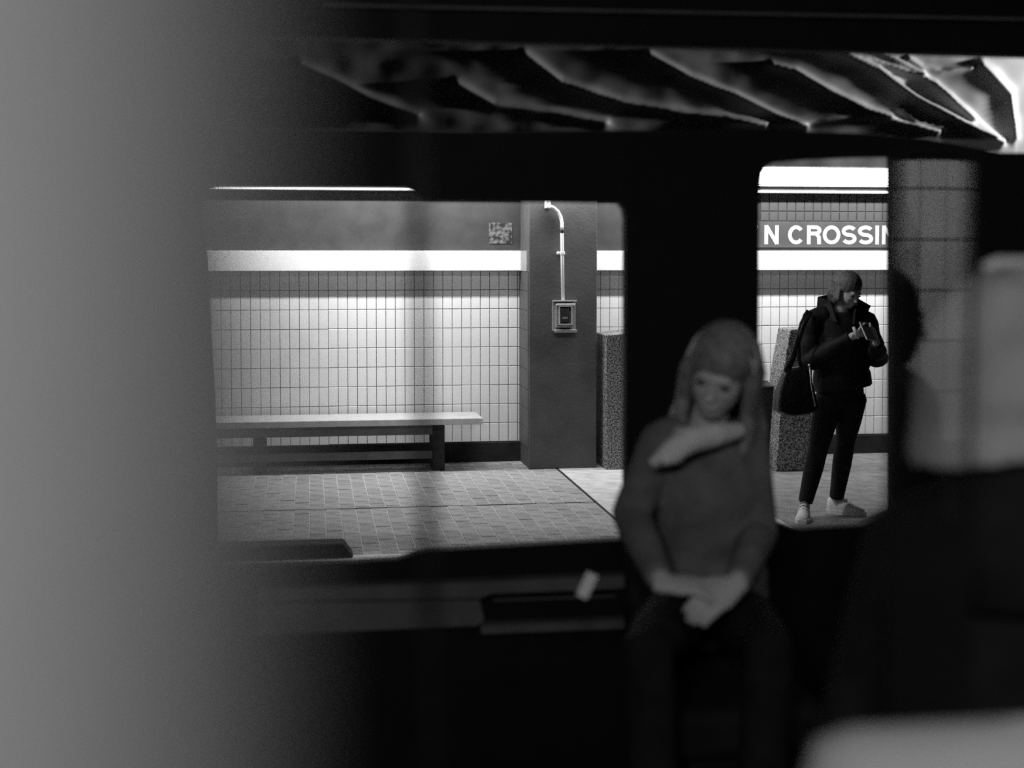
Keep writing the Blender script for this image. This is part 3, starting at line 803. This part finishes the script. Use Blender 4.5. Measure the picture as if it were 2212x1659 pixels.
# ================================================================== seated passenger in the train
YP = -8.0
def A(px, py, dy=0.0): return L(px, py, YP + dy)
HMs = Matrix.Translation(A(1556, 806, -.08)) @ Matrix.Rotation(-0.55, 4, 'Z') @ Matrix.Rotation(0.38, 4, 'X') @ Matrix.Rotation(0.25, 4, 'Y')
S2 = dict(origin=(A(1530, 1250).x, YP, 0.0), head_m=HMs,
          pelvis=A(1535, 1300, .05), chest=A(1535, 1060, 0), shL=A(1432, 955), shR=A(1612, 965),
          elL=A(1362, 1110, -.02), elR=A(1640, 1150, -.05), wrL=A(1430, 1262, -.30), wrR=A(1590, 1262, -.32),
          hipL=A(1460, 1340, -.02), hipR=A(1600, 1340, -.02), knL=A(1400, 1400, -.45), knR=A(1660, 1400, -.45),
          anL=Vector((A(1430, 1400, -.45).x, YP - .45, .09)), anR=Vector((A(1640, 1400, -.45).x, YP - .45, .09)),
          toeL=Vector((A(1430, 1400, -.45).x, YP - .62, .03)), toeR=Vector((A(1640, 1400, -.45).x, YP - .62, .03)),
          handL=(Vector((0.9, -0.35, 0.0)), Vector((0.1, 0.3, -1)), (0.35, 0.5, 0.4), 1), handR=(Vector((-0.75, -0.3, -0.35)), Vector((-0.2, 0.6, -.8)), (0.3, 0.45, 0.4), -1))
root, HM, r, org = person('person', 'seated passenger with fair hair, grey coat and pale scarf in the dark train', S2,
    dict(skin=MT['skin'], trousers=MT['darkcoat'], coat=MT['coat'], coat_name='coat', girth=0.94, coatk=0.86, hem=lambda r, w: r['pelvis'] + Vector((0, -.02, 0.0)), head=1.0))
bm = bmesh.new(); R3 = HM.to_3x3()
ball(bm, HM @ Vector((0, 0.014, 0.050)), (0.084, 0.099, 0.085), R3)
ball(bm, HM @ Vector((0, 0.062, -0.01)), (0.074, 0.052, 0.085), R3)
for s in (-1, 1):
    for q in range(4):
        p0 = HM @ Vector((s*.06, 0.0 + .022*q, 0.075)); p1 = HM @ Vector((s*.084, 0.0 + .024*q, -0.01)); p2 = HM @ Vector((s*.086, .012 + .022*q, -0.10))
        p3 = p2 + Vector((-.012 + .01*q*s, -.01, -.08)); p4 = p3 + Vector((-.02 + .006*q*s, -.015, -.05 - .018*q))
        loft(bm, [p0, p1, p2, p3, p4], [.016, .022, .022, .018, .006], n=10)
link('hair', remesh(bm, .006, 2), MT['hair3'], root)
# headband
for z, yy in ((0.062, 0.0), (0.088, 0.004)):
    bm = bmesh.new(); pts = []
    for k in range(17):
        a = math.pi*(k/16); pts.append(HM @ Vector((math.cos(a)*0.088, -0.022 + yy + (z - .06)*1.0, 0.03 + math.sin(a)*(z + .012))))
    loft(bm, pts, [.0035]*17, n=8); link('hairband', fin(bm, smooth=True), MT['scarf'], root)
bm = bmesh.new()
loft(bm, [A(1408, 1004, -.15) - org, A(1450, 975, -.17) - org, A(1490, 950, -.17) - org, A(1545, 940, -.16) - org, A(1600, 930, -.12) - org], [(.012, .02), (.03, .03), (.036, .034), (.03, .03), (.02, .02)], n=12)
loft(bm, [A(1480, 935, -.14) - org, A(1455, 985, -.18) - org, A(1432, 1000, -.19) - org], [.03, .026, .01], n=12)
link('scarf', remesh(bm, .006, 3), MT['scarf'], root)
cd0 = A(1256, 1290, -.36)
bm = bmesh.new(); box(bm, (-.014, -.001, 0), (.014, .001, .06))
o = link('paper_card', fin(bm), MT['card'], None, None, M @ Matrix.Translation(cd0) @ Matrix.Rotation(0.45, 4, 'Y'))
tag(o, 'small pale card standing on the ledge beside the seated passenger', 'card')
# bench seat under her
seatx0, seatx1 = A(1395, 1400).x, A(1700, 1400).x
ts = empty('train_seat', ((seatx0 + seatx1)/2, YP, 0), 'dark padded train seat under the fair-haired passenger', 'seat')
hw = (seatx1 - seatx0)/2; zt = r['pelvis'].z - 0.17
link('cushion', boxmesh((-hw, -.32, zt - .12), (hw, .2, zt), .03), MT['darkcoat'], ts)
link('seat_base', boxmesh((-hw + .03, -.32, 0), (hw - .03, .2, zt - .12), .01), MT['black'], ts)
link('backrest', boxmesh((-hw, .2, zt - .1), (hw, .28, zt + .30), .03), MT['darkcoat'], ts)
link('floor_train', boxmesh((-4, -10.4, -.1), (4, YT + .05, 0)), MT['track'], None, 'structure', M)

# ================================================================== hooded passenger at the right edge, near pale seat
YH = -9.70
def B(px, py, dy=0.0): return L(px, py, YH + dy)
sc = scale_at(2200, YH)
HMh = Matrix.Translation(B(2212, 760)) @ Matrix.Rotation(math.pi - .3, 4, 'Z') @ Matrix.Rotation(0.1, 4, 'X')
hz = B(2212, 760).z
def hx(dx, dy, z): return Vector((B(2212, 760).x + dx, YH + dy, z))
S3 = dict(origin=hx(0, 0, 0), head_m=HMh, pelvis=hx(.02, 0, .88), chest=hx(.02, 0, 1.16), shL=hx(-.15, 0, 1.33), shR=hx(.19, 0, 1.33),
          elL=hx(-.22, .03, 1.04), elR=hx(.26, .03, 1.04), wrL=hx(-.20, .06, .80), wrR=hx(.24, .06, .80),
          hipL=hx(-.07, 0, .84), hipR=hx(.11, 0, .84), knL=hx(-.08, .02, .46), knR=hx(.12, .02, .46), anL=hx(-.08, 0, .09), anR=hx(.12, 0, .09),
          toeL=hx(-.08, .16, .03), toeR=hx(.12, .16, .03),
          handL=(Vector((.1, .2, -1)), Vector((.6, 0, 0)), (.4, .5, .4), 1), handR=(Vector((-.1, .2, -1)), Vector((-.6, 0, 0)), (.4, .5, .4), -1))
root, HM, r, org = person('person', 'passenger seen from behind in a pale hood at the right edge', S3,
    dict(skin=MT['skin'], trousers=MT['darkcoat'], coat=MT['darkcoat'], coat_name='coat', girth=1.0, eyes=False, voxel=.007))
bm = bmesh.new()
hpx = [(594, 2216, 40), (600, 2214, 92), (622, 2211, 136), (665, 2207, 170), (720, 2204, 196), (780, 2202, 214), (840, 2200, 226), (890, 2202, 238), (930, 2206, 252), (950, 2210, 262)]
loft(bm, [B(cx_, py) - org for py, cx_, w_ in hpx], [(w_/sc, w_/sc*(1.0 if py < 860 else .8)) for py, cx_, w_ in hpx], side=(1, 0, 0), n=32)
link('hood', remesh(bm, .008, 6), MT['hood'], root)
bm = bmesh.new(); loft(bm, [B(2216, 925) - org, B(2214, 1000) - org, B(2214, 1120) - org, B(2214, 1260) - org], [150/sc, 165/sc, 215/sc, 280/sc], n=24)
link('collar', fin(bm, smooth=True), MT['darkcoat'], root)
gb = B(2125, 572, .10); gb2 = B(2330, 572, .10)
gh = empty('grab_bar', gb, 'short pale steel grab bar above the hooded passenger', 'grab bar')
bm = bmesh.new(); loft(bm, [Vector((0, 0, -.004)), Vector((.02, 0, .003)), gb2 - gb - Vector((.02, 0, -.003)), gb2 - gb], [.007, .009, .009, .007], n=12)
link('bar', fin(bm, smooth=True), MT['metal'], gh)
bm = bmesh.new(); cyl(bm, gb2 - gb - Vector((.03, 0, 0)), gb2 - gb + Vector((-.03, 0, .5)), .008); link('bracket', fin(bm, smooth=True), MT['rubber'], gh)

YS = -10.3
n0 = L(1740, 1600, YS); n1 = L(2330, 1548, YS)
ns = empty('padded_bench', Vector(((n0.x + n1.x)/2, YS, 0)), 'pale rounded seat back in the bottom right corner', 'seat')
hw = (n1.x - n0.x)/2; zt = n1.z
bm = bmesh.new(); box(bm, (-hw, -.06, zt - .5), (hw, .05, zt), .045)
link('back_shell', fin(bm, smooth=True), MT['seat'], ns)
link('frame', boxmesh((-hw + .04, -.03, 0), (hw - .04, .03, zt - .48), .01), MT['rubber'], ns)
link('piping', boxmesh((-hw + .02, -.064, zt - .075), (hw - .02, -.058, zt - .068)), MT['rubber'], ns)

# ================================================================== near window: glass pane and slim divider bar
YG = -10.15
win = structure('window_1', 'narrow glass door leaf at the right reflecting a tiled column and a man')
g0 = L(1929, 1120, YG); g1 = L(2104, 330, YG)
link('pane', boxmesh((g0.x, YG, g0.z), (g1.x, YG + .006, g1.z)), MT['pane'], win)
link('stile', boxmesh((g0.x - .003, YG - .004, g0.z), (g0.x, YG + .010, g1.z)), MT['black'], win)
link('stile', boxmesh((g1.x, YG - .004, g0.z), (g1.x + .0012, YG + .008, g1.z)), MT['black'], win)
link('bottom_rail', boxmesh((g0.x - .003, YG - .004, 0), (g1.x, YG + .010, g0.z)), MT['black'], win)
yb_ = -10.45
pA = L(893, 150, yb_); pB = L(934, 1500, yb_); dv = (pB - pA)/(pB.z - pA.z)
p_top = pA + dv*(2.9 - pA.z); p_bot = pA + dv*(0 - pA.z)
po = empty('slim_pole', p_bot, 'thin dark out-of-focus pole crossing the bench window', 'pole')
bm = bmesh.new(); cyl(bm, (0, 0, 0), p_top - p_bot, .0058, 12); link('rod', fin(bm, smooth=True), MT['black'], po)
bm = bmesh.new(); loft(bm, [(0, 0, 0), (0, 0, .02), (0, 0, .03)], [.03, .03, .012], n=16); link('foot', fin(bm, smooth=True), MT['rubber'], po)

# ================================================================== camera side: pillar by the lens, tiled round column and man who show in the glass
px_edge = 625
dP = 0.19
ex = (px_edge - W/2)/F*dP
rP = 0.085
bm = bmesh.new(); loft(bm, [(0, 0, 0), (0, 0, 2.9)], [rP, rP], n=64)
o = link('trim_4', fin(bm, smooth=True), MT['pillar'], None, 'structure', Matrix.Translation((ex - rP*1.02, dP, 0)))
o['label'] = 'pale round pillar out of focus at the left edge'

def mirror(p): return Vector((p.x, 2*YG - p.y, p.z))
YC = -7.0
ccx = (L(1795, 600, YC).x + L(2095, 600, YC).x)/2; rad = (L(2095, 600, YC).x - L(1795, 600, YC).x)/2
cc = mirror(Vector((ccx, YC, 0)))
colm = empty('tiled_column', cc, 'round tiled column standing behind the camera, mirrored in the glass', 'column')
bm = bmesh.new(); loft(bm, [(0, 0, 0), (0, 0, 2.9)], [rad - .006, rad - .006], n=48); link('core', fin(bm, smooth=True), MT['grout'], colm)
nseg = 18; zrow = L(1945, 414, YC).z
tbm = bmesh.new()
a0, a1 = -math.pi/nseg*.955, math.pi/nseg*.955
vv = []
for z in (.003, TH - .003):
    for rr_ in (rad - .008, rad):
        for k in range(3):
            a = a0 + (a1 - a0)*k/2; vv.append(tbm.verts.new((rr_*math.cos(a), rr_*math.sin(a), z)))
def V_(zi, ri, k): return vv[zi*6 + ri*3 + k]
for k in range(2):
    tbm.faces.new((V_(0, 1, k), V_(0, 1, k + 1), V_(1, 1, k + 1), V_(1, 1, k)))
    tbm.faces.new((V_(1, 0, k), V_(1, 1, k), V_(1, 1, k + 1), V_(1, 0, k + 1)))
    tbm.faces.new((V_(0, 0, k), V_(0, 1, k), V_(0, 1, k + 1), V_(0, 0, k + 1)))
for k in (0, 2): tbm.faces.new((V_(0, 0, k), V_(0, 1, k), V_(1, 1, k), V_(1, 0, k)))
ctm = fin(tbm); ctm.materials.append(MT['tile'])
zcap = L(1945, 352, YC).z; zskirt = L(1945, 938, YC).z
bm = bmesh.new(); loft(bm, [(0, 0, 0), (0, 0, zskirt)], [rad + .012, rad + .012], n=48); link('skirt', fin(bm, smooth=True), MT['black'], colm)
bm = bmesh.new(); loft(bm, [(0, 0, zcap), (0, 0, zcap + .02), (0, 0, 2.9)], [rad + .004, rad + .012, rad + .012], n=48); link('capital', fin(bm, smooth=True), MT['black'], colm)
for j in range(-6, 1):
    for k in range(nseg):
        o = link('tile', ctm, None, colm); o.location = (0, 0, zrow + j*.164); o.rotation_euler = (0, 0, 2*math.pi*(k + .5)/nseg); o.scale = (1, 1, 1.03)

YM = -8.35
def Mn(px, py, dy=0.0): return mirror(L(px, py, YM - dy))      # dy > 0: towards the glass
hm = Mn(1910, 690)
# mirrored in the glass the face points to the picture's right
HMm = Matrix.Translation(hm) @ Matrix.Rotation(math.pi/2 + .12, 4, 'Z') @ Matrix.Rotation(0.12, 4, 'X')
mx, my = hm.x, hm.y
def mp(dx, dy, z): return Vector((mx + dx, my + dy, z))
S4 = dict(origin=mp(0, 0, 0), head_m=HMm, pelvis=mp(-.03, 0, .9), chest=mp(-.04, 0, 1.2), shL=mp(-.03, .19, 1.39), shR=mp(-.03, -.19, 1.39),
          elL=mp(-.04, .27, 1.1), elR=mp(-.04, -.27, 1.1), wrL=mp(.16, .24, .98), wrR=mp(.16, -.24, .98),
          hipL=mp(-.03, .09, .86), hipR=mp(-.03, -.09, .86), knL=mp(0, .1, .47), knR=mp(0, -.1, .47), anL=mp(-.03, .1, .09), anR=mp(-.03, -.1, .09),
          toeL=mp(.14, .1, .03), toeR=mp(.14, -.1, .03),
          handL=(Vector((.9, -.2, -.2)), Vector((0, -.6, -.5)), (.4, .5, .4), 1), handR=(Vector((.9, .2, -.2)), Vector((0, .6, -.5)), (.4, .5, .4), -1))
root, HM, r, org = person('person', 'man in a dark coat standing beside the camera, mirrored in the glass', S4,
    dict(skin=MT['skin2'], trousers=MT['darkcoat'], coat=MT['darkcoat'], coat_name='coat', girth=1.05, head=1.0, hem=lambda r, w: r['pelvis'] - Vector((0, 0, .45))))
bm = bmesh.new(); R3 = HM.to_3x3()
ball(bm, HM @ Vector((0, 0.02, 0.045)), (0.080, 0.098, 0.086), R3); ball(bm, HM @ Vector((0, 0.055, 0.0)), (0.074, 0.06, 0.07), R3)
link('hair', remesh(bm, .006, 2), MT['hair2'], root)

# camera-side lamps and enclosure
tube_lamp('rear_platform_lamp', _o.x - 1.25, _o.x - .15, _o.y - 1.3, 2.7, LE_REAR, 'fluorescent fitting on the platform behind the camera', lip=0, aim=(0, .9, -.6))
cl = tube_lamp('column_fill_lamp', cc.x - .5, cc.x + .5, cc.y + .75, 2.75, LE_COL, 'added unseen tube lamp brightening the tiled column', lip=0, aim=(0, -.6, -.8))  # lamp added to lift the column's reflection
link('light_blocker', boxmesh((-.03, -.12, -.40), (-.02, .12, .09)), MT['black'], cl)  # unseen plate added to keep this light off the near pillar
tube_lamp('train_fill_lamp', 0.2, 2.2, -8.85, 2.5, LE_TRAIN, 'dim unseen fill lamp added above the train passengers', lip=0)  # added to brighten the passengers and the pale seat
link('wall_near', boxmesh((-7, -16.2, -1), (7, -16, 3)), MT['soffit'], None, 'structure', M)
link('floor_near', boxmesh((-7, -16, -.3), (7, -10.6, 0)), MT['track'], None, 'structure', M)
link('ceiling_near', boxmesh((-7, -16, 2.95), (7, -10.3, 3.1)), MT['soffit'], None, 'structure', M)
